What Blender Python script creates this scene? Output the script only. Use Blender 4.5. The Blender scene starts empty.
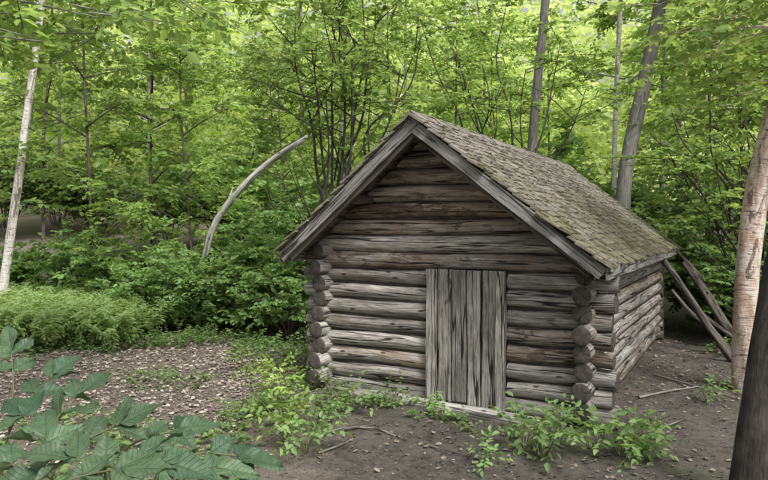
import bpy, math, random
import numpy as np
from mathutils import Vector
rng=np.random.default_rng(11)
random.seed(5)
sc=bpy.context.scene
COL=sc.collection
def nrm(a): return a/(np.linalg.norm(a,axis=-1,keepdims=True)+1e-9)
UP=np.array([0,0,1.0])
# ------------------------------------------------------------ geometry accumulator
class Geo:
    def __init__(s): s.V=[];s.F=[];s.T=[];s.L=[];s.n=0
    def add(s,V,Fs,tone,lc=None,mat=0):
        V=np.asarray(V,float).reshape(-1,3); n=len(V)
        tone=np.asarray(tone,float)
        if tone.ndim==1: tone=np.tile(tone,(n,1))
        s.V.append(V); s.T.append(tone); s.L.append(V if lc is None else lc)
        for F in Fs: s.F.append((np.asarray(F,int)+s.n,mat))
        s.n+=n
    def build(s,name,mats,smooth=True,parent=None):
        me=bpy.data.meshes.new(name)
        V=np.concatenate(s.V);T=np.concatenate(s.T);L=np.concatenate(s.L)
        if T.shape[1]==3: T=np.hstack([T,np.ones((len(T),1))])
        tot=np.concatenate([np.full(len(F),F.shape[1]) for F,m in s.F])
        mi=np.concatenate([np.full(len(F),m) for F,m in s.F])
        idx=np.concatenate([F.ravel() for F,m in s.F])
        me.vertices.add(len(V)); me.vertices.foreach_set("co",V.astype(np.float32).ravel())
        me.loops.add(len(idx)); me.loops.foreach_set("vertex_index",idx.astype(np.int32))
        me.polygons.add(len(tot))
        st=np.concatenate([[0],np.cumsum(tot)[:-1]])
        me.polygons.foreach_set("loop_start",st.astype(np.int32))
        try: me.polygons.foreach_set("loop_total",tot.astype(np.int32))
        except Exception: pass
        me.polygons.foreach_set("material_index",mi.astype(np.int32))
        me.polygons.foreach_set("use_smooth",np.full(len(tot),smooth))
        me.update(calc_edges=True)
        a=me.attributes.new("tone",'FLOAT_COLOR','POINT'); a.data.foreach_set("color",T.astype(np.float32).ravel())
        a=me.attributes.new("lc",'FLOAT_VECTOR','POINT'); a.data.foreach_set("vector",L.astype(np.float32).ravel())
        for m in mats: me.materials.append(m)
        ob=bpy.data.objects.new(name,me); COL.objects.link(ob)
        if parent: ob.parent=parent
        return ob
def rt(): return np.array([rng.random(),rng.random(),rng.random()])
def tag(o,label,cat,group=None,kind=None):
    o["label"]=label; o["category"]=cat
    if group:o["group"]=group
    if kind:o["kind"]=kind
def empty(name,loc,rz=0):
    e=bpy.data.objects.new(name,None); e.empty_display_size=.3; e.location=loc; e.rotation_euler[2]=rz; COL.objects.link(e); return e
def tube(g,P,R,sides=16,amp=.05,tone=None,cap=True,mat=0,capmat=None,fine=None,hf=9):
    P=np.asarray(P,float);R=np.asarray(R,float)
    if tone is None: tone=rt()
    d=np.linalg.norm(np.diff(P,axis=0),axis=1); s=np.concatenate([[0],np.cumsum(d)])
    if fine:
        k=max(3,int(s[-1]/fine)+1); ss=np.linspace(0,s[-1],k)
        Pn=np.zeros((k,3))
        for j in range(3): Pn[:,j]=np.interp(ss,s,P[:,j])
        if len(P)>2:
            w=max(1,k//(len(P)*2)); ker=np.ones(2*w+1)/(2*w+1)
            for j in range(3):
                pad=np.concatenate([2*Pn[0,j]-Pn[w:0:-1,j],Pn[:,j],2*Pn[-1,j]-Pn[-2:-w-2:-1,j]]); Pn[:,j]=np.convolve(pad,ker,'valid')
        R=np.interp(ss,s,R);P=Pn;s=ss
    K=len(P)
    t=nrm(np.gradient(P,axis=0))
    a=np.array([1.0,0,0]) if abs(t[0,0])<.7 else np.array([0,1.0,0])
    if abs(t[:,2]).max()<.5: a=UP
    u=nrm(np.cross(a,t)); v=np.cross(t,u)
    th=np.linspace(0,2*np.pi,sides,endpoint=False)
    S,TH=np.meshgrid(s,th,indexing='ij')
    n=np.zeros_like(S)
    for i in range(9):
        m=rng.integers(1,6); f=rng.normal(0,1)*(2 if i<5 else hf)
        n+=np.sin(m*TH+f*S+rng.random()*6.28)*(1/(1+.25*i))
    n*=amp/2.2
    rr=R[:,None]*(1+n)
    V=P[:,None,:]+rr[...,None]*(np.cos(TH)[...,None]*u[:,None,:]+np.sin(TH)[...,None]*v[:,None,:])
    off=rng.random()*150
    lc=np.stack([S+off,rr*np.cos(TH),rr*np.sin(TH)],-1).reshape(-1,3)
    i=np.arange(K-1)[:,None]*sides; j=np.arange(sides)[None,:]; j2=(j+1)%sides
    F=np.stack([i+j,i+j2,i+sides+j2,i+sides+j],-1).reshape(-1,4)
    g.add(V.reshape(-1,3),[F],tone,lc,mat)
    if cap:
        cm=mat if capmat is None else capmat
        for e,sg in ((0,-1),(K-1,1)):
            ring=V[e]; c=P[e]; r2=c+(ring-c)*.95+t[e]*sg*R[e]*.04; r3=c+(ring-c)*.5+t[e]*sg*R[e]*.045
            VV=np.concatenate([ring,r2,r3,[c+t[e]*sg*R[e]*.045]])
            l=lc.reshape(K,sides,3)[e]; o=np.array([off,0,0]); l2=l*1; l2[:,1:]*=.95; l3=l*1; l3[:,1:]*=.5
            LL=np.concatenate([l,l2,l3,[o]])
            jj=np.arange(sides);k2=(jj+1)%sides
            F1=np.stack([jj,k2,sides+k2,sides+jj],-1);F2=F1+sides
            F3=np.stack([2*sides+jj,2*sides+k2,np.full(sides,3*sides)],-1)
            if sg<0: F1=F1[:,::-1];F2=F2[:,::-1];F3=F3[:,::-1]
            g.add(VV,[F1,F2,F3],tone,LL,cm)
def prisms(g,A,B,r0,r1,tone,mat=0):
    M=len(A); t=nrm(B-A); a=np.where(np.abs(t[:,2:3])<.8,UP,np.array([1.0,0,0])); u=nrm(np.cross(a,t)); v=np.cross(t,u)
    V=[]
    for (p,r) in ((A,r0),(B,r1)):
        for k in range(3):
            an=k*2.0944; V.append(p+(u*math.cos(an)+v*math.sin(an))*np.reshape(r,(-1,1)))
    V=np.stack(V,1).reshape(-1,3)
    b=np.arange(M)[:,None]*6
    F=np.concatenate([b+np.array([[0,1,4,3]]),b+np.array([[1,2,5,4]]),b+np.array([[2,0,3,5]])])
    g.add(V,[F],tone,V*1.0,mat)
def board(g,p0,ax,ay,az,lx,ly,lz,tone=None,mat=0,jit=0.0,seg=8):
    if tone is None: tone=rt()
    ax,ay,az=[nrm(np.array(q,float)) for q in (ax,ay,az)]
    V=[];L=[];off=rng.random()*150
    ph=rng.random(8)*6.28
    for i in range(seg+1):
        x=lx*i/seg
        for (y,z) in ((0,0),(1,0),(1,1),(0,1)):
            dy=jit*(math.sin(x*5+ph[0 if y else 1])+.6*math.sin(x*13+ph[2 if y else 3])); dz=jit*.6*math.sin(x*6+ph[4 if z else 5])
            yy=ly*y+dy; zz=lz*z+dz
            V.append(np.array(p0)+ax*x+ay*yy+az*zz); L.append((x+off,yy,zz))
    F=[]
    for i in range(seg):
        b=i*4
        for a,c in ((0,1),(1,2),(2,3),(3,0)): F.append((b+a,b+4+a,b+4+c,b+c))
    F.append((0,1,2,3)); b=seg*4; F.append((b+3,b+2,b+1,b))
    g.add(V,[F],tone,np.array(L),mat)
def leaves(g,P,D,N,size,w=.6,tone=None,mat=0,fold=.12,droop=.12):
    M=len(P); size=np.reshape(size,(-1,1))*np.ones((M,1))
    D=nrm(D); S=nrm(np.cross(D,N)); N=np.cross(S,D)
    if tone is None: tone=rng.random((M,3))
    f=size*fold
    V=np.stack([P, P+D*.3*size+S*w*.5*size+N*f, P+D*.66*size+S*w*.4*size+N*f*.6, P+D*size-N*droop*size,
                P+D*.66*size-S*w*.4*size+N*f*.6, P+D*.3*size-S*w*.5*size+N*f],1).reshape(-1,3)
    b=np.arange(M)[:,None]*6
    F=np.concatenate([b+np.array([[0,1,2,3]]),b+np.array([[0,3,4,5]])])
    g.add(V,[F],np.repeat(tone,6,axis=0),None,mat)
def twigs(g,A,D,length,k,size,tone_base=None,w=.6,mat=0,droop=.3):
    M=len(A); D=nrm(D); length=np.reshape(length,(-1,1))*np.ones((M,1))
    side=nrm(np.cross(D,UP)+1e-4)
    tb=rng.random((M,1))*.6
    for i in range(k):
        t=(i+.6)/k; sg=1 if i%2 else -1
        P=A+D*length*t-UP*length*.12*t*t
        LD=D*(.5+.8*(t>.85))+side*sg*(.9-.7*(t>.85))-UP*droop*rng.random((M,1))+rng.normal(0,.22,(M,3))
        N=UP+rng.normal(0,.5,(M,3))
        to=np.clip(np.hstack([tb+.4*rng.random((M,1)),rng.random((M,1)),rng.random((M,1))]),0,1)
        leaves(g,P,LD,N,size*(.65+.6*rng.random((M,1))),w,to,mat)
# ------------------------------------------------------------ materials
def newmat(name):
    m=bpy.data.materials.new(name); m.use_nodes=True; nt=m.node_tree; nt.nodes.clear()
    out=nt.nodes.new("ShaderNodeOutputMaterial"); return m,nt,out
class NB:
    def __init__(s,nt): s.nt=nt
    def n(s,t,**k):
        x=s.nt.nodes.new(t)
        for a,b in k.items(): setattr(x,a,b)
        return x
    def l(s,a,b): s.nt.links.new(a,b)
    def attr(s,name): return s.n("ShaderNodeAttribute",attribute_name=name)
    def mapping(s,v,scale=(1,1,1),loc=(0,0,0)):
        m=s.n("ShaderNodeMapping"); m.inputs["Scale"].default_value=scale; m.inputs["Location"].default_value=loc; s.l(v,m.inputs["Vector"]); return m.outputs[0]
    def noise(s,v,scale=1,detail=5,rough=.6,dist=0):
        x=s.n("ShaderNodeTexNoise"); x.inputs["Scale"].default_value=scale;x.inputs["Detail"].default_value=detail;x.inputs["Roughness"].default_value=rough;x.inputs["Distortion"].default_value=dist
        s.l(v,x.inputs["Vector"]); return x.outputs["Fac"]
    def ramp(s,f,stops,interp='LINEAR'):
        r=s.n("ShaderNodeValToRGB"); cr=r.color_ramp; cr.interpolation=interp
        while len(cr.elements)<len(stops): cr.elements.new(.5)
        for e,(p,c) in zip(cr.elements,stops):
            e.position=p; e.color=(c,c,c,1) if not hasattr(c,'__len__') else (*c,1)
        s.l(f,r.inputs[0]); return r.outputs[0]
    def mix(s,f,a,b,bt='MIX'):
        x=s.n("ShaderNodeMix",data_type='RGBA',blend_type=bt)
        for sock,val in ((x.inputs[0],f),(x.inputs[6],a),(x.inputs[7],b)):
            if isinstance(val,(int,float)): sock.default_value=val if sock==x.inputs[0] else (val,val,val,1)
            elif isinstance(val,tuple): sock.default_value=(*val,1)
            else: s.l(val,sock)
        return x.outputs[2]
    def math(s,op,a,b=0,c=0):
        x=s.n("ShaderNodeMath",operation=op)
        for i,v in enumerate((a,b,c)):
            if isinstance(v,(int,float)): x.inputs[i].default_value=v
            else: s.l(v,x.inputs[i])
        return x.outputs[0]
    def sep(s,v): x=s.n("ShaderNodeSeparateXYZ"); s.l(v,x.inputs[0]); return x.outputs
    def bump(s,h,strength=.5,dist=.01,prev=None):
        b=s.n("ShaderNodeBump"); b.inputs["Strength"].default_value=strength; b.inputs["Distance"].default_value=dist; s.l(h,b.inputs["Height"])
        if prev: s.l(prev,b.inputs["Normal"])
        return b.outputs[0]
def principled(b,out,col,rough=.85,normal=None,spec=.25):
    p=b.n("ShaderNodeBsdfPrincipled"); b.l(col,p.inputs["Base Color"]); 
    if isinstance(rough,(int,float)): p.inputs["Roughness"].default_value=rough
    else: b.l(rough,p.inputs["Roughness"])
    p.inputs["Specular IOR Level"].default_value=spec
    if normal: b.l(normal,p.inputs["Normal"])
    b.l(p.outputs[0],out.inputs[0])
def wood(name,light,mid,dark,brown,grain=1.0,moss=0.0,crack=1.0,barkp=0.0):
    m,nt,out=newmat(name); b=NB(nt)
    lc=b.attr("lc").outputs["Vector"]; tone=b.sep(b.attr("tone").outputs["Vector"])
    g1=b.noise(b.mapping(lc,(7,95*grain,95*grain)),1,5,.68,.1)
    g2=b.noise(b.mapping(lc,(1.8,16*grain,16*grain)),1,7,.7,.35)
    c1=b.ramp(g1,[(.28,dark),(.46,mid),(.7,light)])
    c1=b.mix(b.ramp(g2,[(.38,0.0),(.58,1.0)]),b.mix(.65,c1,dark),c1)
    pn=b.noise(b.mapping(lc,(2.2,6,6),(7,3,1)),1,6,.72,.5)
    pf=b.math('ADD',pn,b.math('MULTIPLY',b.math('SUBTRACT',tone[1],.5),.34))
    c2=b.mix(b.ramp(pf,[(.47,0.0),(.62,.9)]),c1,b.mix(.6,c1,brown))
    cn=b.noise(b.mapping(lc,(.4,10,10),(3,9,2)),1,3,.5,.1)
    cr=b.math('ABSOLUTE',b.math('SUBTRACT',cn,.5)); crk=b.ramp(cr,[(.0,1.0),(.008,.9),(.018,0.0)])
    cn2=b.noise(b.mapping(lc,(1.5,38,38),(5,1,8)),1,3,.5,.1)
    cr2=b.math('ABSOLUTE',b.math('SUBTRACT',cn2,.44)); crk2=b.ramp(cr2,[(.0,.6),(.01,.3),(.025,0.0)])
    ck=b.math('MULTIPLY',b.math('MAXIMUM',crk,crk2),crack)
    c3=b.mix(ck,c2,(.012,.010,.009))
    vo=b.n("ShaderNodeTexVoronoi"); vo.inputs["Scale"].default_value=1; b.l(b.mapping(lc,(3,8,8)),vo.inputs["Vector"])
    kn=b.ramp(vo.outputs["Distance"],[(.0,.95),(.08,.8),(.13,0.0)])
    c3=b.mix(kn,c3,(.03,.022,.017))
    hb=None
    if barkp>0:
        bn=b.noise(b.mapping(lc,(3.2,9,9),(1,7,4)),1,8,.8,.7); bf=b.math('ADD',bn,b.math('MULTIPLY',b.math('SUBTRACT',tone[1],.5),.22))
        bm=b.ramp(bf,[(.645-barkp*.1,0.0),(.67-barkp*.1,1.0)])
        b2=b.noise(b.mapping(lc,(14,30,30)),1,4,.6)
        c3=b.mix(b.math('MULTIPLY',bm,.85),c3,b.mix(b2,(.04,.031,.025),(.17,.128,.094)))
        hb=b.math('MULTIPLY',bm,.5)
    br=b.math('ADD',.5,b.math('MULTIPLY',tone[0],.9))
    comb=b.n("ShaderNodeCombineXYZ")
    for i in range(3): b.l(br,comb.inputs[i])
    c4=b.mix(1.0,c3,comb.outputs[0],'MULTIPLY')
    h=b.math('SUBTRACT',b.math('ADD',b.math('MULTIPLY',g1,.35),b.math('MULTIPLY',g2,.55)),b.math('MULTIPLY',ck,.9))
    if hb: h=b.math('ADD',h,hb)
    principled(b,out,c4,.9,b.bump(h,.85,.011))
    return m
def endgrain(name):
    m,nt,out=newmat(name); b=NB(nt)
    lc=b.attr("lc").outputs["Vector"]; x=b.sep(lc); tone=b.sep(b.attr("tone").outputs["Vector"])
    r=b.math('SQRT',b.math('ADD',b.math('MULTIPLY',x[1],x[1]),b.math('MULTIPLY',x[2],x[2])))
    nz=b.noise(b.mapping(lc,(1,20,20)),1,4,.6)
    ring=b.math('SINE',b.math('ADD',b.math('MULTIPLY',r,620),b.math('MULTIPLY',nz,9)))
    c=b.mix(b.ramp(ring,[(0.0,0.0),(1.0,1.0)]),(.06,.052,.044),(.11,.098,.084))
    c=b.mix(b.ramp(nz,[(.35,.75),(.6,0.0)]),c,(.028,.023,.019))
    c=b.mix(b.math('MULTIPLY',tone[0],.35),c,(.15,.136,.118))
    an=b.math('ARCTAN2',x[1],x[2]); comb=b.n("ShaderNodeCombineXYZ"); b.l(b.math('MULTIPLY',an,2.2),comb.inputs[0]); b.l(b.math('MULTIPLY',x[0],3),comb.inputs[1])
    cn=b.noise(comb.outputs[0],1.6,2,.5); ck=b.ramp(b.math('ABSOLUTE',b.math('SUBTRACT',cn,.5)),[(0,1.0),(.015,.7),(.03,0.0)])
    c=b.mix(ck,c,(.01,.009,.008))
    principled(b,out,c,.95,b.bump(b.math('SUBTRACT',ring,b.math('MULTIPLY',ck,4)),.15,.002))
    return m
def leafmat(name,dark,light,yellow,tmix=.45,tgain=1.5,gloss=.04,veins=False):
    m,nt,out=newmat(name); b=NB(nt)
    tone=b.sep(b.attr("tone").outputs["Vector"])
    oi=b.n("ShaderNodeObjectInfo")
    c=b.mix(tone[0],dark,light); c=b.mix(b.math('MULTIPLY',tone[1],.5),c,yellow)
    v=b.math('ADD',.75,b.math('MULTIPLY',oi.outputs["Random"],.5)); cv=b.n("ShaderNodeCombineXYZ")
    for i in range(3): b.l(v,cv.inputs[i])
    c=b.mix(1.0,c,cv.outputs[0],'MULTIPLY')
    norm=None
    if veins:
        lc=b.attr("lc").outputs["Vector"]; x=b.sep(lc)
        ay=b.math('ABSOLUTE',x[1])
        w=b.math('ABSOLUTE',b.math('SINE',b.math('MULTIPLY',b.math('SUBTRACT',x[0],b.math('MULTIPLY',ay,.75)),170)))
        vl=b.ramp(w,[(0,1.0),(.2,.0)]); mid=b.ramp(ay,[(0,1.0),(.0014,.7),(.0028,0.0)])
        vv=b.math('MAXIMUM',b.math('MULTIPLY',vl,.6),mid)
        nz=b.noise(lc,30,5,.6)
        c=b.mix(b.math('MULTIPLY',vv,.55),c,light); c=b.mix(b.ramp(nz,[(.35,.5),(.65,0.0)]),c,dark)
        sp_=b.noise(lc,90,3,.6); c=b.mix(b.ramp(sp_,[(.7,0.0),(.74,.6)]),c,(.12,.09,.04))
        norm=b.bump(b.math('SUBTRACT',nz,vv),.8,.005)
    dn=b.n("ShaderNodeBsdfDiffuse"); b.l(c,dn.inputs[0])
    tn=b.n("ShaderNodeBsdfTranslucent"); tc=b.mix(1.0,c,(tgain*1.08,tgain,tgain*.62),'MULTIPLY'); b.l(tc,tn.inputs[0])
    mx=b.n("ShaderNodeMixShader"); mx.inputs[0].default_value=tmix; b.l(dn.outputs[0],mx.inputs[1]); b.l(tn.outputs[0],mx.inputs[2])
    res=mx
    if gloss>0:
        gl=b.n("ShaderNodeBsdfGlossy"); gl.inputs["Roughness"].default_value=.55; gl.inputs[0].default_value=(.8,.85,.8,1)
        m2=b.n("ShaderNodeMixShader"); m2.inputs[0].default_value=gloss; b.l(mx.outputs[0],m2.inputs[1]); b.l(gl.outputs[0],m2.inputs[2]); res=m2
        if norm: b.l(norm,gl.inputs["Normal"])
    if norm: b.l(norm,dn.inputs["Normal"])
    b.l(res.outputs[0],out.inputs[0]); return m
def bark(name,a,c,dark,birch=False,sc_=1.0):
    m,nt,out=newmat(name); b=NB(nt)
    lc=b.attr("lc").outputs["Vector"]
    if birch:
        n=b.noise(b.mapping(lc,(42,7,7)),1,4,.65,.3); col=b.mix(b.ramp(b.noise(b.mapping(lc,(3.2,9,9)),1,6,.7,1.0),[(.44,0.0),(.56,1.0)]),a,c)
        d=b.ramp(n,[(.36,.9),(.43,0.0)]); col=b.mix(d,col,dark)
        n2=b.noise(b.mapping(lc,(2.0,7,7),(3,3,3)),1,6,.75,.6); col=b.mix(b.ramp(n2,[(.56,0.0),(.61,.9)]),col,dark)
        n3=b.noise(b.mapping(lc,(8,30,30)),1,4,.6); col=b.mix(b.ramp(n3,[(.3,.4),(.6,0.0)]),col,dark)
        principled(b,out,col,.8,b.bump(b.math('SUBTRACT',n,n2),.8,.02))
    else:
        n=b.noise(b.mapping(lc,(5*sc_,32*sc_,32*sc_)),1,5,.65,.6); n2=b.noise(lc,6,4,.6)
        col=b.mix(b.ramp(n,[(.35,0.0),(.65,1.0)]),dark,a); col=b.mix(b.ramp(n2,[(.45,0.0),(.65,.8)]),col,c)
        principled(b,out,col,.9,b.bump(n,.9,.02))
    return m
M_log=wood("weathered_log_wood",(.46,.44,.41),(.29,.275,.25),(.085,.075,.066),(.19,.128,.08),barkp=.5)
M_end=endgrain("log_end_grain")
M_gable=wood("brown_log_wood",(.46,.42,.37),(.30,.26,.215),(.095,.08,.066),(.21,.13,.075),barkp=.8)
M_plank=wood("door_plank_wood",(.37,.355,.33),(.24,.228,.205),(.075,.068,.06),(.16,.122,.085),grain=.7,crack=1)
M_board=wood("grey_board_wood",(.35,.34,.325),(.24,.232,.216),(.09,.083,.075),(.17,.138,.11),crack=.9)
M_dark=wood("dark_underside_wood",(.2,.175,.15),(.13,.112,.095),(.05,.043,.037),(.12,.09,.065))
M_pole=wood("old_pole_wood",(.22,.2,.175),(.135,.118,.1),(.045,.038,.032),(.12,.08,.05),barkp=1)
M_pale=wood("pale_dead_wood",(.46,.445,.42),(.35,.335,.305),(.16,.148,.13),(.25,.21,.165),crack=.8)
M_barkg=bark("grey_bark",(.3,.29,.265),(.2,.205,.165),(.1,.092,.082))
M_barkd=bark("dark_bark",(.11,.098,.084),(.15,.13,.11),(.035,.03,.026))
M_barkk=bark("blackish_bark",(.05,.043,.037),(.075,.066,.056),(.018,.016,.014))
M_birch=bark("white_birch_bark",(.66,.64,.6),(.54,.5,.44),(.11,.1,.09),True)
M_ybirch=bark("peeling_birch_bark",(.64,.57,.51),(.5,.35,.26),(.12,.085,.065),True)
M_leafT=leafmat("tree_leaf",(.09,.165,.055),(.255,.395,.14),(.36,.45,.15),.56,1.6,0)
M_leafF=leafmat("hazed_far_leaf",(.36,.46,.27),(.58,.68,.44),(.6,.67,.4),.5,1.45,0)  # distance haze painted into the leaf colour: paler, less saturated than nearer foliage
M_leafS=leafmat("shrub_leaf",(.08,.16,.06),(.22,.36,.13),(.28,.4,.14),.45,1.5,.02)
M_fern=leafmat("fern_leaf",(.18,.3,.11),(.36,.49,.23),(.4,.49,.21),.45,1.4,0)
M_leafY=leafmat("sapling_leaf",(.16,.28,.07),(.31,.45,.12),(.38,.48,.12),.42,1.4)
M_leafB=leafmat("broad_leaf",(.04,.085,.045),(.125,.205,.112),(.14,.205,.095),.28,1.2,.03,True)
M_stem=bark("green_stem",(.18,.2,.09),(.14,.13,.07),(.07,.07,.04))
def littermat(name,k):
    m,nt,out=newmat(name); b=NB(nt); t=b.attr("tone").outputs["Vector"]; x=b.sep(t)
    c=b.ramp(x[0],[(0,tuple(q*k for q in (.13,.105,.085))),(.35,tuple(q*k for q in (.25,.205,.168))),(.65,tuple(q*k for q in (.36,.308,.26))),(1,tuple(q*k for q in (.52,.465,.41)))])
    c=b.mix(b.math('MULTIPLY',x[1],.3),c,tuple(q*k for q in (.2,.17,.14))); principled(b,out,c,.85); return m
M_litter=littermat("dead_leaf",1.08); M_crumb=littermat("bark_crumb",.42)
def groundmat():
    m,nt,out=newmat("forest_soil"); b=NB(nt); g=b.n("ShaderNodeNewGeometry"); p=g.outputs["Position"]
    n1=b.noise(p,2.2,8,.65,.4); n2=b.noise(p,14,8,.7); n3=b.noise(p,60,5,.7)
    c=b.mix(b.ramp(n2,[(.35,0.0),(.65,1.0)]),(.032,.028,.024),(.115,.1,.086))
    c=b.mix(b.ramp(n1,[(.42,0.0),(.68,.75)]),c,(.145,.127,.109))
    c=b.mix(b.ramp(n3,[(.56,0.0),(.7,.45)]),c,(.19,.166,.14))
    n4=b.noise(b.mapping(p,(1,1,1),(5,5,5)),.9,6,.7); c=b.mix(b.ramp(n4,[(.56,0.0),(.68,.5)]),c,(.06,.08,.033))
    # paler, leaf-matted soil in the western clearing
    px=b.sep(p); f=b.math('ADD',b.math('MULTIPLY',px[0],-.55),b.math('MULTIPLY',n1,1.2)); fm=b.ramp(f,[(.75,0.0),(1.0,.75)])
    c=b.mix(fm,c,b.mix(b.ramp(n3,[(.4,0.0),(.6,1.0)]),(.12,.1,.082),(.27,.228,.19)))
    h=b.math('ADD',b.math('MULTIPLY',n2,.6),b.math('MULTIPLY',n3,.3))
    principled(b,out,c,.95,b.bump(h,1.0,.045)); return m
M_ground=groundmat()
def shinglemat():
    m,nt,out=newmat("mossy_shingle"); b=NB(nt); lc=b.attr("lc").outputs["Vector"]; tone=b.sep(b.attr("tone").outputs["Vector"]); g=b.n("ShaderNodeNewGeometry"); p=g.outputs["Position"]
    gr=b.noise(b.mapping(lc,(5,60,10)),1,5,.65)
    c=b.mix(b.ramp(gr,[(.3,0.0),(.7,1.0)]),(.1,.09,.074),(.30,.277,.232))
    c=b.mix(b.math('MULTIPLY',tone[0],.5),c,b.mix(tone[1],(.12,.1,.077),(.37,.35,.31)))
    mn=b.noise(p,3.6,8,.75,.4); mf=b.math('ADD',mn,b.math('MULTIPLY',b.math('SUBTRACT',tone[2],.55),.18))
    mz=b.noise(p,45,4,.7)
    mc=b.mix(b.ramp(mz,[(.35,0.0),(.65,1.0)]),(.08,.078,.033),(.2,.188,.09))
    c=b.mix(b.ramp(mf,[(.45,0.0),(.62,.8)]),c,mc)
    h=b.math('ADD',gr,b.math('MULTIPLY',mz,.8)); principled(b,out,c,.95,b.bump(h,.9,.014)); return m
M_shingle=shinglemat()
# ------------------------------------------------------------ world, light, camera
w=bpy.data.worlds.new("World"); sc.world=w; w.use_nodes=True; nt=w.node_tree
bg=nt.nodes["Background"]; sky=nt.nodes.new("ShaderNodeTexSky"); sky.sky_type='NISHITA'; sky.sun_disc=False
SE,SA=math.radians(50),math.radians(150)
sky.sun_elevation=SE; sky.sun_rotation=SA; sky.dust_density=6; sky.air_density=1.3
hs=nt.nodes.new("ShaderNodeHueSaturation"); hs.inputs["Saturation"].default_value=.22; hs.inputs["Value"].default_value=1.2
nt.links.new(sky.outputs[0],hs.inputs["Color"]); nt.links.new(hs.outputs[0],bg.inputs[0]); bg.inputs[1].default_value=.15
sd=bpy.data.lights.new("sun",'SUN'); sd.energy=3.5; sd.angle=math.radians(16); sd.color=(1,.98,.94)
so=bpy.data.objects.new("sun",sd); COL.objects.link(so)
dv=Vector((math.sin(SA)*math.cos(SE),math.cos(SA)*math.cos(SE),math.sin(SE))); so.rotation_euler=dv.to_track_quat('Z','Y').to_euler(); so.location=dv*30
cd=bpy.data.cameras.new("camera"); cam=bpy.data.objects.new("camera",cd); COL.objects.link(cam); sc.camera=cam
cd.lens=30.8; cd.sensor_width=36; cd.clip_end=1500; cam.location=(0,0,1.8); cam.rotation_euler=(math.radians(90-1.05),0,0)
sc.view_settings.view_transform='Standard'; sc.view_settings.look='None'; sc.view_settings.exposure=0
# ------------------------------------------------------------ ground
def gz(x,y):
    x=np.asarray(x,float);y=np.asarray(y,float)
    near=.02*np.sin(x*2.1+y*1.3)+.015*np.sin(x*4.7-y*3.1+1)+.008*np.sin(x*11+y*9)+.006*np.sin(x*17-y*13)
    hill=np.where(y>14,(np.maximum(y-14,0))**1.2*.12,0); hill=np.minimum(hill,14)
    left=.35*np.clip((-x-5)/6,0,1)**2
    return near+hill+left
t=np.linspace(-1,1,301); ax=np.sinh(t*5.2)/np.sinh(5.2)*350
X,Y=np.meshgrid(ax,ax+6,indexing='ij'); Z=gz(X,Y)+rng.normal(0,.004,X.shape)
g=Geo(); n=301; i=np.arange(n-1)[:,None]*n; j=np.arange(n-1)[None,:]
F=np.stack([i+j,i+n+j,i+n+j+1,i+j+1],-1).reshape(-1,4)
g.add(np.stack([X,Y,Z],-1),[F],rt())
o=g.build("ground",[M_ground]); o["kind"]="structure"; tag(o,"bare brown forest soil strewn with dead leaves","ground")
# ------------------------------------------------------------ CABIN
W=2.85; D=5.2; PIT=.173; e29=math.radians(29)
cabin=empty("log_cabin",(-.63,7.38,0),-e29)
tag(cabin,"small weathered grey log cabin with mossy shingle roof","cabin")
RU=1.325; RZ=2.89; UL=-.27; UR=3.12; ZL=1.56; ZR=1.5; FO=-.52; BO=D+.5
sl=(RZ-ZL)/(RU-UL); sr=(RZ-ZR)/(UR-RU)
def trim(g,n0):
    for k in range(n0,len(g.V)):
        V=g.V[k]; top=RZ-.085-V[:,2]
        V[:,0]=np.maximum(V[:,0],RU-top/sl); V[:,0]=np.minimum(V[:,0],RU+np.maximum(top,0.0)/sr)
def log(g,p0,p1,r,tone,mat=0,bend=.012,amp=.045,sides=26):
    p0=np.array(p0,float);p1=np.array(p1,float); k=8; P=[p0+(p1-p0)*i/(k-1) for i in range(k)]
    ph=rng.random(4)*6.28
    for i,p in enumerate(P): p[2]+=bend*.6*math.sin(i*.9+ph[0]); p[:2]+=nrm(np.array([(p1-p0)[1],-(p1-p0)[0]]))*bend*math.sin(i*.8+ph[1])
    r0=r*(1+rng.normal(0,.055)); r1=r*(1+rng.normal(0,.055)); R=np.linspace(r0,r1,k)
    tube(g,P,R,sides,amp,tone,True,mat,1,fine=.05,hf=6)
D0,D1=1.30,2.10
g=Geo()
LB_=.0815
for i in range(17):
    z=.08+PIT*i
    top=RZ-.085-(z-.08)
    if top<.12: continue
    uL=max(-.2-rng.random()*.07,RU-top/sl); uR=min(W+.2+rng.random()*.08,RU+top/sr)
    tn=np.array([.3+rng.random()*.7,rng.random()*.8,rng.random()]); mt=0
    if i>=10: tn=np.array([.5+rng.random()*.5,.3+rng.random()*.6,rng.random()]); mt=2
    n0=len(g.V)
    if 1<=i<=7:
        log(g,(uL,0,z),(D0-.01,0,z),LB_,tn,mt); log(g,(D1+.01,0,z),(uR,0,z),LB_,np.array([.3+rng.random()*.7,rng.random()*.8,0]),mt)
    else: log(g,(uL,0,z),(uR,0,z+rng.normal(0,.004)),LB_ if i<8 else .085,tn,mt)
    if i>=8: trim(g,n0)
g.build("wall",[M_log,M_end,M_gable],True,cabin)["label"]="log front wall with gable of browner logs"
for u in (W,0):
    g=Geo()
    for i in range(9):
        z=.08+PIT*(i+.5); r=.082
        if i==8: z-=.015; r=.075
        log(g,(u+rng.normal(0,.008),-.18-rng.random()*.12,z+rng.normal(0,.004)),(u,D+.1+rng.random()*.04,z),r,np.array([.4+rng.random()*.5,rng.random()*.7,0]),0,.006,.035,36)
    g.build("wall",[M_log,M_end],True,cabin)
g=Geo()
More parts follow.
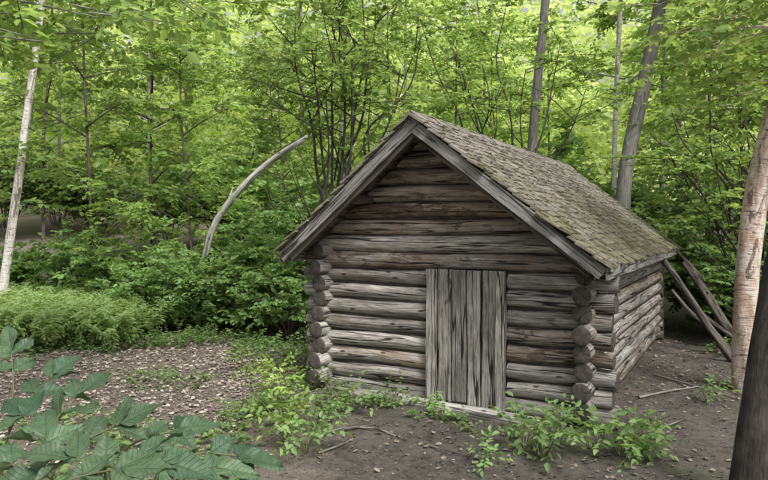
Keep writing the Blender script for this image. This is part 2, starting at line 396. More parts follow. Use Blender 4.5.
for i in range(16):
    z=.08+PIT*i; top=RZ-.085-(z-.08)
    if top<.12: continue
    n0=len(g.V); log(g,(max(-.15,RU-top/sl),D,z),(min(W+.1,RU+top/sr),D,z),.084,np.array([.3+rng.random()*.5,rng.random(),0]))
    if i>=8: trim(g,n0)
g.build("wall",[M_log,M_end],True,cabin)
g=Geo()
for (a,bx) in (((.0,-.03),(D0,.03)),((D1,-.03),(W,.03))):
    board(g,(a[0],a[1],.05),(1,0,0),(0,1,0),(0,0,1),bx[0]-a[0],.06,1.45)
for k in range(9):
    z=1.5+k*.13; lim=RZ-.16-(z+.13)
    if lim>.05: board(g,(RU-lim/sl,-.02,z),(1,0,0),(0,1,0),(0,0,1),lim/sl+lim/sr,.05,.129)
board(g,(W-.03,.03,.05),(0,1,0),(1,0,0),(0,0,1),D-.06,.06,1.4); board(g,(-.03,.03,.05),(0,1,0),(1,0,0),(0,0,1),D-.06,.06,1.4)
g.build("chinking",[M_barkk],False,cabin)
g=Geo(); log(g,(D0-.3,-.2,.035),(W-.15,-.16,-.02),.055,np.array([.75,.3,0]),0); g.build("sill_log",[M_pale,M_end],True,cabin)
g=Geo(); log(g,(-.25,-.06,-.01),(D0-.1,-.07,0),.07,np.array([.6,.5,0]),0); g.build("sill_log",[M_log,M_end],True,cabin)
# door
door=bpy.data.objects.new("door",None); COL.objects.link(door); door.parent=cabin; door.empty_display_size=.2
g=Geo(); u=D0+.1
wd=[.155,.16,.145,.15]
for k,wk in enumerate(wd):
    top=1.385+rng.normal(0,.005); bot=.07+rng.normal(0,.012)
    board(g,(u,-.108-.01*(k%2),bot),(rng.normal(0,.006),0,1),(1,0,0),(0,1,0),top-bot,wk-.013,.03,np.array([[.75,.35,.85,.55][k],.5*rng.random(),0]),0,.004,24)
    u+=wk+.002
g.build("door_leaf",[M_plank],False,door)
for uu,wk in ((D0-.015,.1),(D1-.08,.085)):
    g=Geo(); board(g,(uu,-.145,.05),(0,0,1),(1,0,0),(0,1,0),1.335,wk,.07,np.array([.95,.1,0]),0,.005,24)
    g.build("door_frame",[M_plank],False,door)
g=Geo(); board(g,(D0+.07,-.06,.06),(1,0,0),(0,1,0),(0,0,1),.66,.02,1.32); g.build("door_backing",[M_barkk],False,door)
# roof
roof=bpy.data.objects.new("roof",None); COL.objects.link(roof); roof.parent=cabin; roof.empty_display_size=.2
for side in (0,1):
    g=Geo(); ue,ze=((UL,ZL),(UR,ZR))[side]
    dn=nrm(np.array([ue-RU,0,ze-RZ])); Ls=math.hypot(ue-RU,ze-RZ)
    nn=nrm(np.array([-dn[2]*(1 if side else -1),0,abs(dn[0])])); 
    nb=14
    for k in range(nb):
        p=np.array([RU,FO+.03,RZ])+dn*(Ls*k/nb)-nn*.055
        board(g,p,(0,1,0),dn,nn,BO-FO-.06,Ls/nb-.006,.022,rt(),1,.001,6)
    nC=27; ex=(Ls+.04)/nC
    for c in range(nC):
        y=FO-.02-rng.random()*.08
        while y<BO:
            wd_=.04+rng.random()*.06
            s1=(c+1)*ex+rng.normal(0,.008)+(rng.normal(0,.014) if c==nC-1 else 0); s0=max(s1-ex*2.1,0.0)
            th=.012+rng.random()*.01
            lift=.013+rng.random()*.014
            y1=min(y+wd_-.005,BO+.02)
            q=[]
            tw_=rng.normal(0,.004)
            for (yy,ss,l) in ((y,s0,.0),(y1,s0,.0),(y1,s1,lift+tw_),(y,s1+rng.normal(0,.006),lift-tw_)):
                q.append(np.array([RU,yy,RZ])+dn*ss+nn*(l-.022))
            q=np.array(q); V=np.concatenate([q,q+nn*th])
            F=[(4,5,6,7),(0,3,2,1),(0,1,5,4),(1,2,6,5),(2,3,7,6),(3,0,4,7)]
            L=np.array([(ss+c*3.1,yy,0) for (yy,ss) in ((y,s0),(y1,s0),(y1,s1),(y,s1))]*2)
            g.add(V,[F if side else [f[::-1] for f in F]],np.array([rng.random(),rng.random(),c/nC+.25*rng.random()-.12]),L,0)
            y+=wd_
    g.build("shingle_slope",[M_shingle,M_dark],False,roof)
    for y0 in (FO-.035,BO+.005):
        g=Geo(); a=np.array([RU,y0,RZ])-nn*.14
        board(g,a,dn,nn,(0,1,0),Ls+.02,.108,.03,np.array([.65,.3,0]),0,.003,20)
        g.build("bargeboard",[M_board],False,roof)
    g=Geo(); a=np.array([RU,FO+.0,RZ])-nn*.185+dn*.1
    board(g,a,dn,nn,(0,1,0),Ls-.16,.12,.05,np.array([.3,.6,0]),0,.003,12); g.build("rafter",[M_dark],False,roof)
    g=Geo()
    a=np.array([ue,FO,ze])-nn*.03+dn*.005
    board(g,a+np.array([0,0,-.1]),(0,1,0),(0,0,1),(dn[0],0,0),BO-FO,.1,.025,np.array([.6,.3,0]),0,.003,24)
    g.build("fascia_board",[M_board],False,roof)
    g=Geo(); c=np.array([RU,FO+.05,RZ])+dn*Ls*.52-nn*.13
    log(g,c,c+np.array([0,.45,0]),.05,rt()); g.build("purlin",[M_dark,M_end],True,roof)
g=Geo(); y=FO-.06
while y<BO:
    wd_=.07+rng.random()*.07
    for sg in (-1,1):
        dn=nrm(np.array([sg,0,-.8])); nn=nrm(np.array([.8*sg,0,1]))
        board(g,np.array([RU-sg*.015,y,RZ+.012+rng.random()*.012]),(0,1,0),dn,nn,wd_-.005,.12+rng.random()*.03,.014,np.array([rng.random(),rng.random(),.2]),0,0,1)
    y+=wd_
g.build("ridge_cap",[M_shingle],False,roof)
# ------------------------------------------------------------ leaning poles, logs
def img(x,y,dep): return np.array([(x-384)/657*dep,dep,1.8+(228-y)/657*dep])
def pole(name,pts,rad,mat,label,cat,group=None,amp=.07,sides=14,stubs=0,tone=None):
    g=Geo(); tube(g,pts,rad,sides,amp,tone,True,0,1,fine=.06)
    for q in range(stubs):
        k=rng.integers(2,len(pts)-1); a=np.array(pts[k]); d=nrm(rng.normal(0,1,3)); tube(g,[a,a+d*.2,a+d*.35+UP*.1],[.02,.015,.006],6,.05,tone,True,0)
    P0=np.array(pts[0])
    for k in range(len(g.V)): g.V[k]=g.V[k]-P0
    o=g.build(name,[mat,M_end],True); o.location=P0; tag(o,label,cat,group); return o
GP="old poles leaning against the cabin"
for a,bb,r in (((4.62,8.55),img(662,258,9.3),.055),((5.35,9.6),img(684,262,10.3),.07),((5.0,9.3),img(672,290,9.7),.035),((5.0,8.6),img(690,300,9.9),.028),((5.7,9.9),img(672,246,10.6),.04)):
    p0=np.array([a[0],a[1],float(gz(*a))-.04]); pole("leaning_pole",[p0,(p0*2+bb)/3+rng.normal(0,.03,3),(p0+bb*2)/3+rng.normal(0,.03,3),bb],[r,r*.95,r*.85,r*.7],M_pole,"dark weathered wooden pole leaning against the cabin side","pole",GP,.14)
pole("fallen_tree",[img(200,252,12.3)+[0,0,-.5],img(211,230,12.1),img(224,208,12.1),img(243,186,12),img(266,165,12),img(290,148,11.9),img(313,134,11.9)],[.06,.06,.06,.058,.056,.052,.035],M_pale,"pale bare dead trunk leaning and curving over shrubs","dead tree",None,.14,14,2,np.array([1,.1,.5]))
for k,(x0,y0,x1,y1,r) in enumerate(((310,440,372,432,.014),(352,432,396,441,.010),(425,448,470,465,.009),(640,400,700,388,.014),(318,455,350,446,.008),(655,375,735,398,.014),(470,420,500,432,.007),(660,440,690,425,.01))):
    def gp(x,y):
        dep=1.8*657/(y-228); return np.array([(x-384)/657*dep,dep,0.0])
    a=gp(x0,y0);b_=gp(x1,y1); m=(a+b_)/2+rng.normal(0,.04,3); 
    for q in (a,m,b_): q[2]=float(gz(q[0],q[1]))+r+.004
    m[2]+=.015
    pole("fallen_twig",[a,m,b_],[r,r*.8,r*.4],M_pale,"dry broken twig lying on the soil","twig","dry twigs lying on the ground",.1,8,0,np.array([.4*rng.random(),.6,.5]))
# ------------------------------------------------------------ trees
def limb_tree(gw,gl,trunk,tr,limbs,size,nt_=10,sub=5,k=8,tw=.7,matw=0,limbr=.03,tsides=12,fine=.12,lr=None):
    if trunk is not None: tube(gw,trunk,tr,tsides,.06,None,True,0,fine=fine)
    A=[];Dd=[]
    for (s,e) in limbs:
        s=np.array(s,float);e=np.array(e,float); Lh=np.linalg.norm(e-s)
        m=(s+e)/2+UP*Lh*.08+rng.normal(0,.08,3)*Lh*.3
        tube(gw,[s,m,e],[limbr,limbr*.6,limbr*.2],5,.05,None,False,0,fine=.3)
        tt=.2+.85*rng.random(nt_); P=s+(e-s)*tt[:,None]+UP*(Lh*.08*4*tt*(1-tt))[:,None]
        d=nrm((e-s)*np.array([1,1,.3]))*.55+rng.normal(0,.75,(nt_,3))*np.array([1,1,.3])
        A.append(P);Dd.append(d)
    A=np.concatenate(A);Dd=nrm(np.concatenate(Dd)); M=len(A); ln=tw*(.5+.8*rng.random((M,1)))
    prisms(gw,A,A+Dd*ln-UP*ln*.1,np.full(M,.007),np.full(M,.003),rt())
    for q in range(sub):
        t_=.15+.85*rng.random((M,1)); P=A+Dd*ln*t_-UP*ln*.1*t_*t_
        d2=nrm(Dd+rng.normal(0,.8,(M,3))*np.array([1,1,.3]))
        twigs(gl,P,d2,tw*.55*(.6+.6*rng.random((M,1))),k,size)
def proto_tree(H,r,cb,R,nl,size,lean,matb,nt_=8,sub=4,k=7):
    gw=Geo();gl=Geo()
    top=np.array([lean*H,rng.normal(0,.2),H]); pts=[np.zeros(3)-UP*.3,np.array([lean*H*.2+rng.normal(0,.1),.05,H*.33]),np.array([lean*H*.6+rng.normal(0,.12),.0,H*.66]),top]
    limbs=[]
    for i in range(nl):
        f=(i+rng.random())/nl; z=cb+(H-cb)*f; base=np.array([np.interp(z,[0,H*.33,H*.66,H],[p[0] for p in pts]),0,z])
        an=i*2.4+rng.random(); rr=R*(1-.5*f)*(.6+.6*rng.random()); limbs.append((base,base+np.array([math.cos(an)*rr,math.sin(an)*rr,rr*(.15+.4*rng.random())])))
    limb_tree(gw,gl,pts,[r*1.15,r,r*.75,r*.25],limbs,size,nt_,sub,k,.75,limbr=.02)
    e=empty("tree",(0,0,-50)); a=gw.build("trunk",[matb],True,e); b_=gl.build("crown",[M_leafT],True,e)
    return (e,[a,b_])
def place(proto,name,x,y,rz,s,label,cat,group,dz=0):
    e,parts=proto; ne=e.copy(); ne.name=name; ne.location=(x,y,float(gz(x,y))+dz); ne.rotation_euler=(0,0,rz); ne.scale=(s,s,s); COL.objects.link(ne)
    for p in parts:
        q=p.copy(); q.parent=ne; COL.objects.link(q)
    tag(ne,label,cat,group); return ne
protos=[proto_tree(8.5,.045,1.2,2.2,21,.13,.03,M_barkd),proto_tree(10.5,.06,2.2,2.6,23,.145,-.02,M_barkg),proto_tree(7,.03,.8,1.7,18,.12,.06,M_barkd),proto_tree(12,.09,3.2,2.8,25,.16,.01,M_barkg)]
GT="leafy young trees of the surrounding forest"; LT="slender deciduous tree with thin trunk and airy green crown"
spots=[]
def ok(x,y,md):
    px=384+657*x/y
    if y<18.5 and (515<px<670 or px<60): return False
    for a,b_ in spots:
        if (a-x)**2+(b_-y)**2<md*md: return False
    return True
for rowY,nn_,md in ((15.8,6,1.8),(20,7,2),(25,9,2.2)):
    for i in range(nn_):
        x=(-.66+1.32*(i+.5+rng.uniform(-.35,.35))/nn_)*rowY; y=rowY+rng.uniform(-1.3,1.6)
        if not ok(x,y,md): continue
        spots.append((x,y)); pr=protos[rng.integers(0,4) if rowY>17 else rng.integers(0,3)]
        place(pr,"tree",x,y,rng.random()*6.28,.85+.35*rng.random(),LT,"tree",GT)
for (x,y,k) in ((-5.9,13.2,2),(7.9,10.9,0),(8.6,13.5,1),(-3.9,13.6,2),(.4,14.2,2),(6.9,12.6,2)):
    place(protos[k],"tree",x,y,rng.random()*6.28,.8+.25*rng.random(),LT,"tree",GT)
def special(pts,rad,mat,label,limbs,size=.1,nt_=9,sub=4,k=7,fine=.08,sides=18,name="tree",tw=.6,lm=None,limbr=.03):
    P0=np.array(pts[0],float); gw=Geo();gl=Geo()
    limb_tree(gw,gl,[np.array(p)-P0 for p in pts],rad,[(np.array(a)-P0,np.array(b_)-P0) for a,b_ in limbs],size,nt_,sub,k,tw,tsides=sides,fine=fine,limbr=limbr)
    e=empty(name,P0); gw.build("trunk",[mat],True,e); gl.build("crown",[lm or M_leafT],True,e); tag(e,label,"tree"); return e
def rl(p,n,R,zr=.6):
    out=[]
    for i in range(n):
        an=rng.random()*6.28; q=np.array(p,float)+UP*rng.normal(0,zr); out.append((q,q+np.array([math.cos(an)*R,math.sin(an)*R,R*.3])))
    return out
special([(-6.95,11.8,.1),img(8,255,11.8),img(19,180,11.8),img(29,110,11.8),img(38,50,11.8),(-6.0,11.8,6.6),(-5.8,11.8,8.6)],[.085,.075,.07,.066,.062,.05,.03],M_birch,"thin white birch leaning over ferns",rl((-5.95,11.8,7.2),8,1.4,.7))
special([(3.05,14,0),img(531,150,14),img(537,80,14),img(545,0,14),(3.6,14,9.5)],[.12,.1,.095,.09,.05],M_barkg,"grey slender straight tree behind the cabin",rl((3.5,14,7.8),10,1.8,1.1),.12)
special([(4.6,13,0),img(622,200,13),img(630,140,13),img(641,95,13),img(656,20,13),(5.9,13,9)],[.18,.145,.14,.135,.13,.08],M_barkg,"thick grey tree trunk leaning slightly behind the cabin roof",rl((5.7,13,7.3),11,2,1.1),.12)
special([(5.5,15.5,0),img(613,190,15.5),img(615,100,15.5),img(619,0,15.5),(5.7,15.5,9.5)],[.07,.06,.055,.05,.03],M_birch,"very thin pale sapling trunk",rl((5.65,15.5,7),8,1.3,1.2),.12)
special([(4.05,7.3,-.05),img(746,340,7.25),img(747,290,7.2),img(752,220,7.2),img(765,150,7.2),img(790,60,7.1),(4.9,7,5.5)],[.15,.13,.12,.12,.12,.11,.06],M_ybirch,"birch with peeling orange and cream bark beside the cabin",
   [((4.6,7.1,4.2),(3.3,6.3,4.0)),((4.6,7.1,4.0),(3.4,7.4,3.7)),((4.5,7.1,3.6),(4.0,6.0,3.5)),((4.7,7,4.6),(3.0,7.6,4.3)),((4.6,7,3.9),(3.9,8.2,3.9)),((4.6,7,3.4),(4.2,8.4,3.2)),((4.6,7,3.7),(3.3,5.6,3.5)),((4.6,7,3.3),(3.6,6.4,3.15)),((4.6,7,3.9),(2.9,6.6,3.75))],.12,9,3,6,.04,limbr=.013,sides=28)
special([(2.36,4.25,-.1),img(752,470,4.25),img(762,400,4.25),img(774,300,4.25),(2.8,4.25,2.6),(3.2,4.3,5)],[.13,.115,.105,.1,.1,.07],M_barkk,"dark rough leaning tree trunk at the clearing edge",[((3.1,4.3,4.4),(4,4.6,5)),((3.1,4.3,4.6),(3.6,3.4,5.2))],.1,6,3,6,.04)
special([(-4.6,6.2,0),(-4.5,6.2,2),(-4.4,6.1,4),(-4.3,6,6)],[.16,.14,.12,.08],M_barkg,"maple with low boughs hanging over the clearing",
   [((-4.4,6.1,3.9),(-2.6,6.0,3.85)),((-4.4,6.1,4.1),(-1.0,6.2,4.05)),((-4.4,6.1,3.6),(-3.0,7.2,3.75)),((-4.4,6.1,4.3),(-1.8,5.0,3.75)),((-4.4,6.1,4.4),(-2.2,7.6,4.5)),((-4.4,6.1,4.6),(-.2,7,4.6)),((-4.4,6.1,3.9),(-1.3,4.6,3.4)),((-4.4,6.1,3.7),(-1.9,4.4,3.2)),((-4.4,6.1,3.5),(-2.4,5.6,3.45)),((-4.4,6.1,3.9),(-1.5,7.4,4.3)),((-4.4,6.1,4.6),(.9,7.4,4.7)),((-4.4,6.1,3.5),(-2.2,4.2,3.0))],.095,12,4,7,.08,limbr=.018)
def multistem(name,base,ends,r,label,size=.1,nl=4,f0=.6,wob=.12,mat=None):
    P0=np.array(base,float); gw=Geo();gl=Geo(); limbs=[]
    for e in ends:
        e=np.array(e)-P0; st=rng.normal(0,.06,3)*np.array([1,1,0])
        pts=[st-UP*.1]; n=6
        for q in range(1,n):
            f=q/n; p=np.array([e[0]*f**1.6,e[1]*f,e[2]*f])+rng.normal(0,wob,3)*np.array([1,1,.3]); pts.append(p)
        pts.append(e); R=[r*(1-.75*q/n) for q in range(n+1)]
        tube(gw,pts,R,8,.05,None,False,0,fine=.08)
        for q in range(3):
            i=rng.integers(2,n); a=pts[i]; d=nrm(np.array([rng.normal(0,1),rng.normal(0,.6),.6+rng.random()])); L=.7+rng.random()
            tube(gw,[a,a+d*L*.5+rng.normal(0,.06,3),a+d*L+UP*.15],[r*.4,r*.28,r*.12],5,.03,None,False,0,fine=.15)
        for q in range(nl):
            f=f0+(1-f0)*rng.random(); p=np.array([e[0]*f**1.6,e[1]*f,e[2]*f]); limbs.append((p,p+np.array([rng.normal(0,.7),rng.normal(0,.7),.2+.3*rng.random()])))
    limb_tree(gw,gl,None,None,limbs,size,4,3,6,.5,limbr=.01)
    e=empty(name,P0); gw.build("stem",[mat or M_barkk],True,e); gl.build("foliage",[M_leafT],True,e); tag(e,label,"shrub"); return e
multistem("tall_shrub",(-.75,9.7,0),[img(345,-10,9.8),img(378,20,10.1),img(312,50,9.5),img(400,70,9.9),img(296,15,10.2),img(352,60,9.5),img(326,95,9.5),img(362,-5,9.9),img(420,40,10.2),img(335,30,10)],.036,"tall dark multi-stemmed shrub beside the cabin eave",nl=3,f0=.7)
multistem("tall_shrub",(2.4,12.9,0),[img(448,40,12.8),img(505,10,13.0),img(480,60,12.6),img(560,40,13.0),img(420,20,12.9),img(465,90,12.7),img(525,70,12.7),img(585,90,12.9)],.035,"tall dark multi-stemmed shrub behind the cabin roof",nl=3,f0=.7,wob=.18)
multistem("tall_shrub",(5.9,10.2,0),[img(700,60,10.2),img(740,120,10),img(670,110,10.4),img(720,20,10.5),img(690,170,9.9),img(730,200,9.8),img(660,150,10.6)],.03,"tall thin-stemmed shrub by the cabin's rear corner",nl=4)
# ------------------------------------------------------------ shrubs
def proto_shrub(H,R,ns,size,mat,k=7,nt_=7,sub=3):
    gw=Geo();gl=Geo(); limbs=[]
    for i in range(ns):
        an=i*2.4+rng.random(); rr=R*(.35+.65*rng.random()); h=H*(.6+.45*rng.random()); e=np.array([math.cos(an)*rr,math.sin(an)*rr,h]); limbs.append((np.array([0,0,.03])+e*.12,e))
        limbs.append((e*.4,e*.7+rng.normal(0,.25,3)*R))
    limb_tree(gw,gl,None,None,limbs,size,nt_,sub,k,.38*max(R,.6),limbr=.012)
    e=empty("shrub",(0,0,-50)); a=gw.build("stem",[M_barkd],True,e); b_=gl.build("foliage",[mat],True,e)
    return (e,[a,b_])
sp=[proto_shrub(1.7,1.0,12,.115,M_leafS),proto_shrub(1.3,.9,10,.095,M_leafS),proto_shrub(2.2,1.1,13,.125,M_leafS),proto_shrub(1.0,.8,10,.08,M_leafS)]
GS="leafy shrubs of the forest understory"; LS="dense green leafy shrub at the forest edge"
def cabin_clear(x,y,m=.6):
    dx,dy=x+.63,y-7.38; u=dx*math.cos(e29)-dy*math.sin(e29); v=dx*math.sin(e29)+dy*math.cos(e29)
    return not(-.27-m<u<3.12+m and -.6-m<v<D+.5+m)
for (x,y,k,s) in ((-4.1,11.6,1,.9),(-3.1,11.3,0,.9),(-2.2,10.9,1,1.0),(-1.5,10.3,3,1.1),(-1.9,11.9,2,.9),(-3.9,12.8,0,.9),(-5,12.9,0,1),(-6.3,13.6,2,.8),(-7.8,13.9,0,.9),(-.8,11.4,0,1),(.3,12.2,2,1),(-2.6,13.5,2,1),(-9.8,13.6,0,.9),
   (6.0,9.6,3,1),(6.6,10.9,1,1.1),(7.4,12,2,1),(5.8,12.2,2,1),(6.1,8.2,1,.8),(4.6,13.6,2,1),(1.9,14.2,2,1),(3.4,14.8,0,1.2),(5.6,7.6,3,.7),(5.3,6.6,3,.6),(7.3,9.4,0,1),(5.6,10.5,1,.9),(5.3,8.6,3,.5),(5.5,11.3,0,.9),(6.3,10.2,0,.9)):
    place(sp[k],"shrub",x,y,rng.random()*6.28,s,LS,"shrub",GS)
for i in range(16):
    y=rng.uniform(15,22); x=(-.62+1.24*(i+rng.random())/16)*y
    place(sp[rng.choice([0,2,2])],"shrub",x,y,rng.random()*6.28,1.1+.5*rng.random(),LS,"shrub",GS)
for e,parts in protos+sp:
    for p in parts: bpy.data.objects.remove(p)
    bpy.data.objects.remove(e)
# ------------------------------------------------------------ distant wood (one mass)
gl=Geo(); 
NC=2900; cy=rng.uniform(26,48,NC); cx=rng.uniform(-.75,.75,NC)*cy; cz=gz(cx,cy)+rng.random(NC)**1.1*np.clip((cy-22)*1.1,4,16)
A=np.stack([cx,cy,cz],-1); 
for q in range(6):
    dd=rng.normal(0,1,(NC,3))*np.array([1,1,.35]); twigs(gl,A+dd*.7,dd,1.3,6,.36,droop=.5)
o=gl.build("distant_forest",[M_leafF]); tag(o,"far-off green forest foliage, paled with painted-in haze","forest",None,"stuff")
# ------------------------------------------------------------ ferns
def frond_patch(g,bx,by,nfr,L,npin,plen):
    M=len(bx); base=np.stack([bx,by,gz(bx,by)],-1)
    for f in range(nfr):
        an=rng.random(M)*6.28; ln=L*(.7+.5*rng.random(M)); out=np.stack([np.cos(an),np.sin(an),np.zeros(M)],-1); side=np.stack([-np.sin(an),np.cos(an),np.zeros(M)],-1); tb=rng.random((M,1))*.7
        for i in range(npin):
            t=.18+.82*i/npin; P=base+out*(ln*.6*t**1.3)[:,None]+UP*(ln*(1.35*t-.6*t*t))[:,None]
            pl=plen*math.sin(math.pi*min(1,(t-.05)**.8))*(.8+.3*rng.random((M,1)))+.012
            for sg in (-1,1):
                Dd=side*sg+out*.35-UP*.15+rng.normal(0,.2,(M,3)); to=np.hstack([tb+.3*rng.random((M,1)),rng.random((M,1)),rng.random((M,1))])
                leaves(g,P,Dd,UP+out*.3+rng.normal(0,.3,(M,3)),pl,.36,np.clip(to,0,1),0,.03,.1)
g=Geo(); N=640; bx=rng.uniform(-9.5,-3.7,N); by=rng.uniform(9.3,13.4,N); keep=(by>9.2+((bx+7)**2)*.03)&(bx>-.64*by-.5)&(rng.random(N)<np.where(bx>-4.6,.35,1)); frond_patch(g,bx[keep],by[keep],7,.8,12,.12)
o=g.build("fern_patch",[M_fern]); tag(o,"dense bed of pale green ferns","ferns",None,"stuff")
g=Geo(); bx=rng.uniform(-3.8,-2.4,26); by=rng.uniform(10.8,12.6,26); frond_patch(g,bx,by,8,.8,16,.13); bx=rng.uniform(5.2,8,24);by=rng.uniform(7.6,9.6,24); frond_patch(g,bx,by,7,.5,14,.1)
o=g.build("fern_patch",[M_leafS]); tag(o,"loose darker ferns under shrubs","ferns",None,"stuff")
# ------------------------------------------------------------ leaf litter
N=90000; x=rng.uniform(-8,8,N); y=2.6+rng.random(N)**.8*11
dens=np.where(x<-.6,1.8,.2); dens=np.where((x>-1.3)&(y<7),.11,dens); dens=np.where((y<5.5)&(x<=-1.3),.7,dens)
pn=.5+.5*np.sin(x*1.7+y*2.3)*np.sin(x*2.9-y*1.1+2); keep=(rng.random(N)<dens*(.45+.55*pn))&np.array([cabin_clear(a,b_,-.55) for a,b_ in zip(x,y)])
x=x[keep];y=y[keep]; P=np.stack([x,y,gz(x,y)+.006+.012*rng.random(len(x))],-1); M=len(P)
g=Geo(); tn=rng.random((M,3)); tn[:,0]*=np.where(x>-.8,.3,1)
leaves(g,P,rng.normal(0,1,(M,3))*np.array([1,1,.12]),UP+rng.normal(0,.3,(M,3)),.02+.05*rng.random(M)**1.3,.58,tn,0,.12,-.08)
o=g.build("leaf_litter",[M_litter]); tag(o,"dry brown fallen leaves scattered on soil","leaf litter",None,"stuff")
N=14000; x=rng.uniform(-2.5,4.5,N); y=rng.uniform(3.4,8.5,N); P=np.stack([x,y,gz(x,y)+.004],-1)
g=Geo(); leaves(g,P,rng.normal(0,1,(N,3))*np.array([1,1,.1]),UP+rng.normal(0,.3,(N,3)),.01+.035*rng.random(N)**2.5,.35,None,0,.2,0)
o=g.build("wood_crumbs",[M_crumb]); tag(o,"small bits of bark and debris on bare soil","debris",None,"stuff")
g=Geo()
def patch(cx,cy,rx,ry,n,h,size,k=6,mat=0):
    a=rng.random(n)*6.28; r=np.sqrt(rng.random(n)); x=cx+rx*r*np.cos(a); y=cy+ry*r*np.sin(a); B=np.stack([x,y,gz(x,y)+.01],-1)
    hh=h*(.4+.8*rng.random((n,1)))*(1-.5*r[:,None]**2); d=nrm(rng.normal(0,.5,(n,3))+UP*np.array([0,0,1.0])); d[:,2]=np.abs(d[:,2])
    prisms(g,B,B+d*hh,np.full(n,.003),np.full(n,.0015),rt(),mat)
    for i in range(k):
        t=.35+.65*(i+1)/k; an=rng.random(n)*6.28; out=np.stack([np.cos(an),np.sin(an),.1+0*an],-1); to=rng.random((n,3))
        leaves(g,B+d*hh*t,out,UP+rng.normal(0,.3,(n,3)),size*(.6+.7*rng.random(n)),.62,to,mat)
for a in ((-3.2,10.2,1.5,.5,260,.28,.06),(-1.6,9.3,.6,.6,120,.3,.06),(-2.6,7.6,.7,.35,50,.2,.055),(-4.6,9.4,.9,.3,80,.2,.05),(-1.2,6.2,.35,.4,55,.22,.05),(-1.75,5.4,.6,.5,90,.22,.055),(5.2,7.4,.6,.5,60,.2,.06),(5.6,8.8,.8,.6,110,.3,.06),(-3.2,5.6,1,.6,80,.2,.06),(-1.0,8.6,.35,.5,60,.25,.05),(-.3,6.5,.5,.12,40,.16,.05),(.5,6.1,.3,.12,20,.12,.045),(4.3,6.4,.3,.3,16,.12,.05),(-6,8.6,1.5,.4,70,.2,.06),(-1.6,4.3,.7,.5,90,.28,.06),(-2.3,4.0,.7,.6,90,.3,.06),(4.9,9.2,.3,.5,40,.25,.06),(-1.0,7.3,.2,.4,30,.2,.05)):
    patch(*a)
o=g.build("ground_cover",[M_leafS]); tag(o,"low green seedlings and weeds on the forest floor","ground cover",None,"stuff")
def small_plant(base,H,R,n,size,mat,label,cat="plant",k=7,group=None):
    P0=np.array([base[0],base[1],float(gz(*base))]); gg=Geo()
    for i in range(n):
        an=i*2.4+rng.random(); rr=R*(.4+.6*rng.random()); e=np.array([math.cos(an)*rr,math.sin(an)*rr,H*(.5+.6*rng.random())])
        tube(gg,[np.zeros(3)-UP*.01,e*.5+UP*H*.12,e],[.005,.004,.002],5,.02,rt(),False,1)
        A=np.array([e*.45+UP*H*.1,e*.75+UP*H*.05,e*.6+UP*H*.08]); dd=nrm(np.array([e]*3)*[1,1,.2]+rng.normal(0,.25,(3,3))*.5)
        twigs(gg,A,dd,.16+R*.3,k,size,w=.5,mat=0,droop=.4)
    o=gg.build("small_plant",[mat,M_stem],True); o.location=P0; tag(o,label,cat,group); return o
def gxy(x,y): dep=1.8*657/(y-228); return ((x-384)/657*dep,dep)
for (x,y,H,R,n,s,m,lab) in ((545,462,.42,.3,9,.075,M_leafS,"leafy green weed at the cabin corner"),(525,452,.3,.22,6,.07,M_leafS,"leafy green weed at the cabin corner"),(622,455,.36,.28,8,.075,M_leafS,"leafy green weed at the cabin corner"),
    (285,440,.42,.28,8,.07,M_leafY,"bright yellow-green seedling on bare soil"),(305,455,.3,.22,7,.075,M_leafS,"low leafy weed on bare soil"),(280,410,.42,.26,7,.065,M_leafY,"bright yellow-green seedling on bare soil"),(315,425,.3,.24,6,.065,M_leafS,"low leafy weed on bare soil"),
    (345,413,.28,.26,6,.06,M_leafS,"low leafy weed by the log wall"),(392,405,.18,.2,5,.055,M_leafS,"low leafy weed by the log wall"),(428,412,.15,.2,4,.055,M_leafS,"low leafy weed by the log wall"),(445,420,.12,.15,3,.05,M_leafS,"low leafy weed by the log wall"),
    (485,472,.1,.08,4,.05,M_leafS,"tiny green seedling on bare soil"),(270,395,.36,.26,6,.06,M_leafY,"bright yellow-green seedling on bare soil"),(240,420,.3,.25,6,.06,M_leafS,"low leafy weed on bare soil"),(250,375,.36,.3,7,.06,M_leafY,"bright yellow-green seedling on bare soil"),(330,395,.2,.18,5,.05,M_leafS,"low leafy weed by the log wall"),(468,432,.09,.07,4,.045,M_leafS,"tiny green seedling on bare soil"),(650,440,.12,.12,4,.05,M_leafS,"tiny green seedling on bare soil"),(708,405,.2,.2,4,.06,M_leafS,"low leafy weed on bare soil"),(635,462,.25,.2,6,.07,M_leafS,"leafy green weed at the cabin corner"),(560,440,.25,.2,5,.06,M_leafS,"leafy green weed at the cabin corner")):
    small_plant(gxy(x,y),H,R,n,s,m,lab)
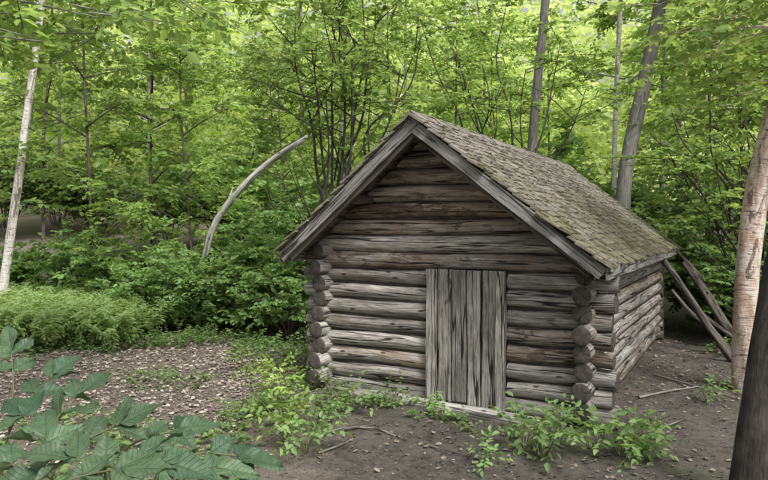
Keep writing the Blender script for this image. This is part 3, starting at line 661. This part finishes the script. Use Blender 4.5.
# ------------------------------------------------------------ foreground broad-leaved plants
def bigleaf(g,P,Dv,N,L,Wd,tone):
    Dv=nrm(np.array(Dv,float)); S=nrm(np.cross(Dv,N)); N=np.cross(S,Dv); nt_,ns=15,9
    T,Sx=np.meshgrid(np.linspace(0,1,nt_),np.linspace(-1,1,ns),indexing='ij')
    wp=.5*Wd*(np.sin(np.pi*T**.8)**.75)*(1-.15*T)*(1+.03*np.sin(T*50))
    wp=np.maximum(wp,.002); x=T*L; y=Sx*wp; ph=rng.random()*6; dr=rng.uniform(.05,.32)
    z=np.abs(y)*rng.uniform(.0,.35)-dr*L*T**2+.004*np.sin(T*24+ph)*np.abs(Sx)+.012*np.sin(T*6+ph+Sx*2)*np.abs(Sx)
    V=P+x[...,None]*Dv+y[...,None]*S+z[...,None]*N
    i=np.arange(nt_-1)[:,None]*ns; j=np.arange(ns-1)[None,:]; F=np.stack([i+j,i+j+1,i+ns+j+1,i+ns+j],-1).reshape(-1,4)
    g.add(V.reshape(-1,3),[F],tone,np.stack([x,y,0*x],-1).reshape(-1,3),0)
NF=np.array([.05,-.45,.9])
def broad_plant(base,fronds,label):
    P0=np.array([base[0],base[1],float(gz(*base))]); g=Geo()
    for (tx,ty,td,ll,npair,an) in fronds:
        tip=img(tx,ty,td)-P0; a=math.radians(an); ax=nrm(np.array([math.cos(a),math.sin(a)*.55,math.sin(a)*.5]))
        back=tip-ax*ll*(.5+npair*.55)
        tube(g,[-UP*.02,back*.55+UP*.05,back,tip],[.006,.005,.004,.003],6,.02,rt(),False,1,fine=.03)
        sd_=nrm(np.cross(ax,NF)); tn=rng.random(3)
        bigleaf(g,tip,ax+rng.normal(0,.1,3),NF+rng.normal(0,.3,3),ll*1.1,ll*.62,np.array([tn[0],tn[1],0]))
        for q in range(npair):
            p=tip-ax*ll*(.12+q*.6)
            for sg in (-1,1):
                t2=np.clip(tn+rng.normal(0,.3,3),0,1); bigleaf(g,p,ax*.6+sd_*sg*.85+rng.normal(0,.14,3),NF+rng.normal(0,.34,3),ll*(.7+.4*rng.random()),ll*.55,t2)
    o=g.build("broadleaf_plant",[M_leafB,M_stem],True); o.location=P0; tag(o,label,"plant",None)
LB="broad pale green leaves on arching stalks over dead leaves"
broad_plant((-.95,2.7),[(240,458,2.6,.17,2,-10),(178,430,2.8,.17,2,25),(165,465,2.3,.17,2,-15),(215,470,2.45,.15,1,-5)],LB)
broad_plant((-1.3,2.5),[(118,425,2.6,.17,2,40),(78,395,2.9,.16,2,70),(70,460,2.25,.17,2,165),(120,470,2.1,.16,2,15)],LB)
broad_plant((-1.8,2.9),[(20,415,2.8,.17,2,130),(52,375,3.1,.16,2,70),(10,352,3.1,.16,2,110),(5,465,2.3,.17,2,160),(45,440,2.5,.16,1,100)],LB)
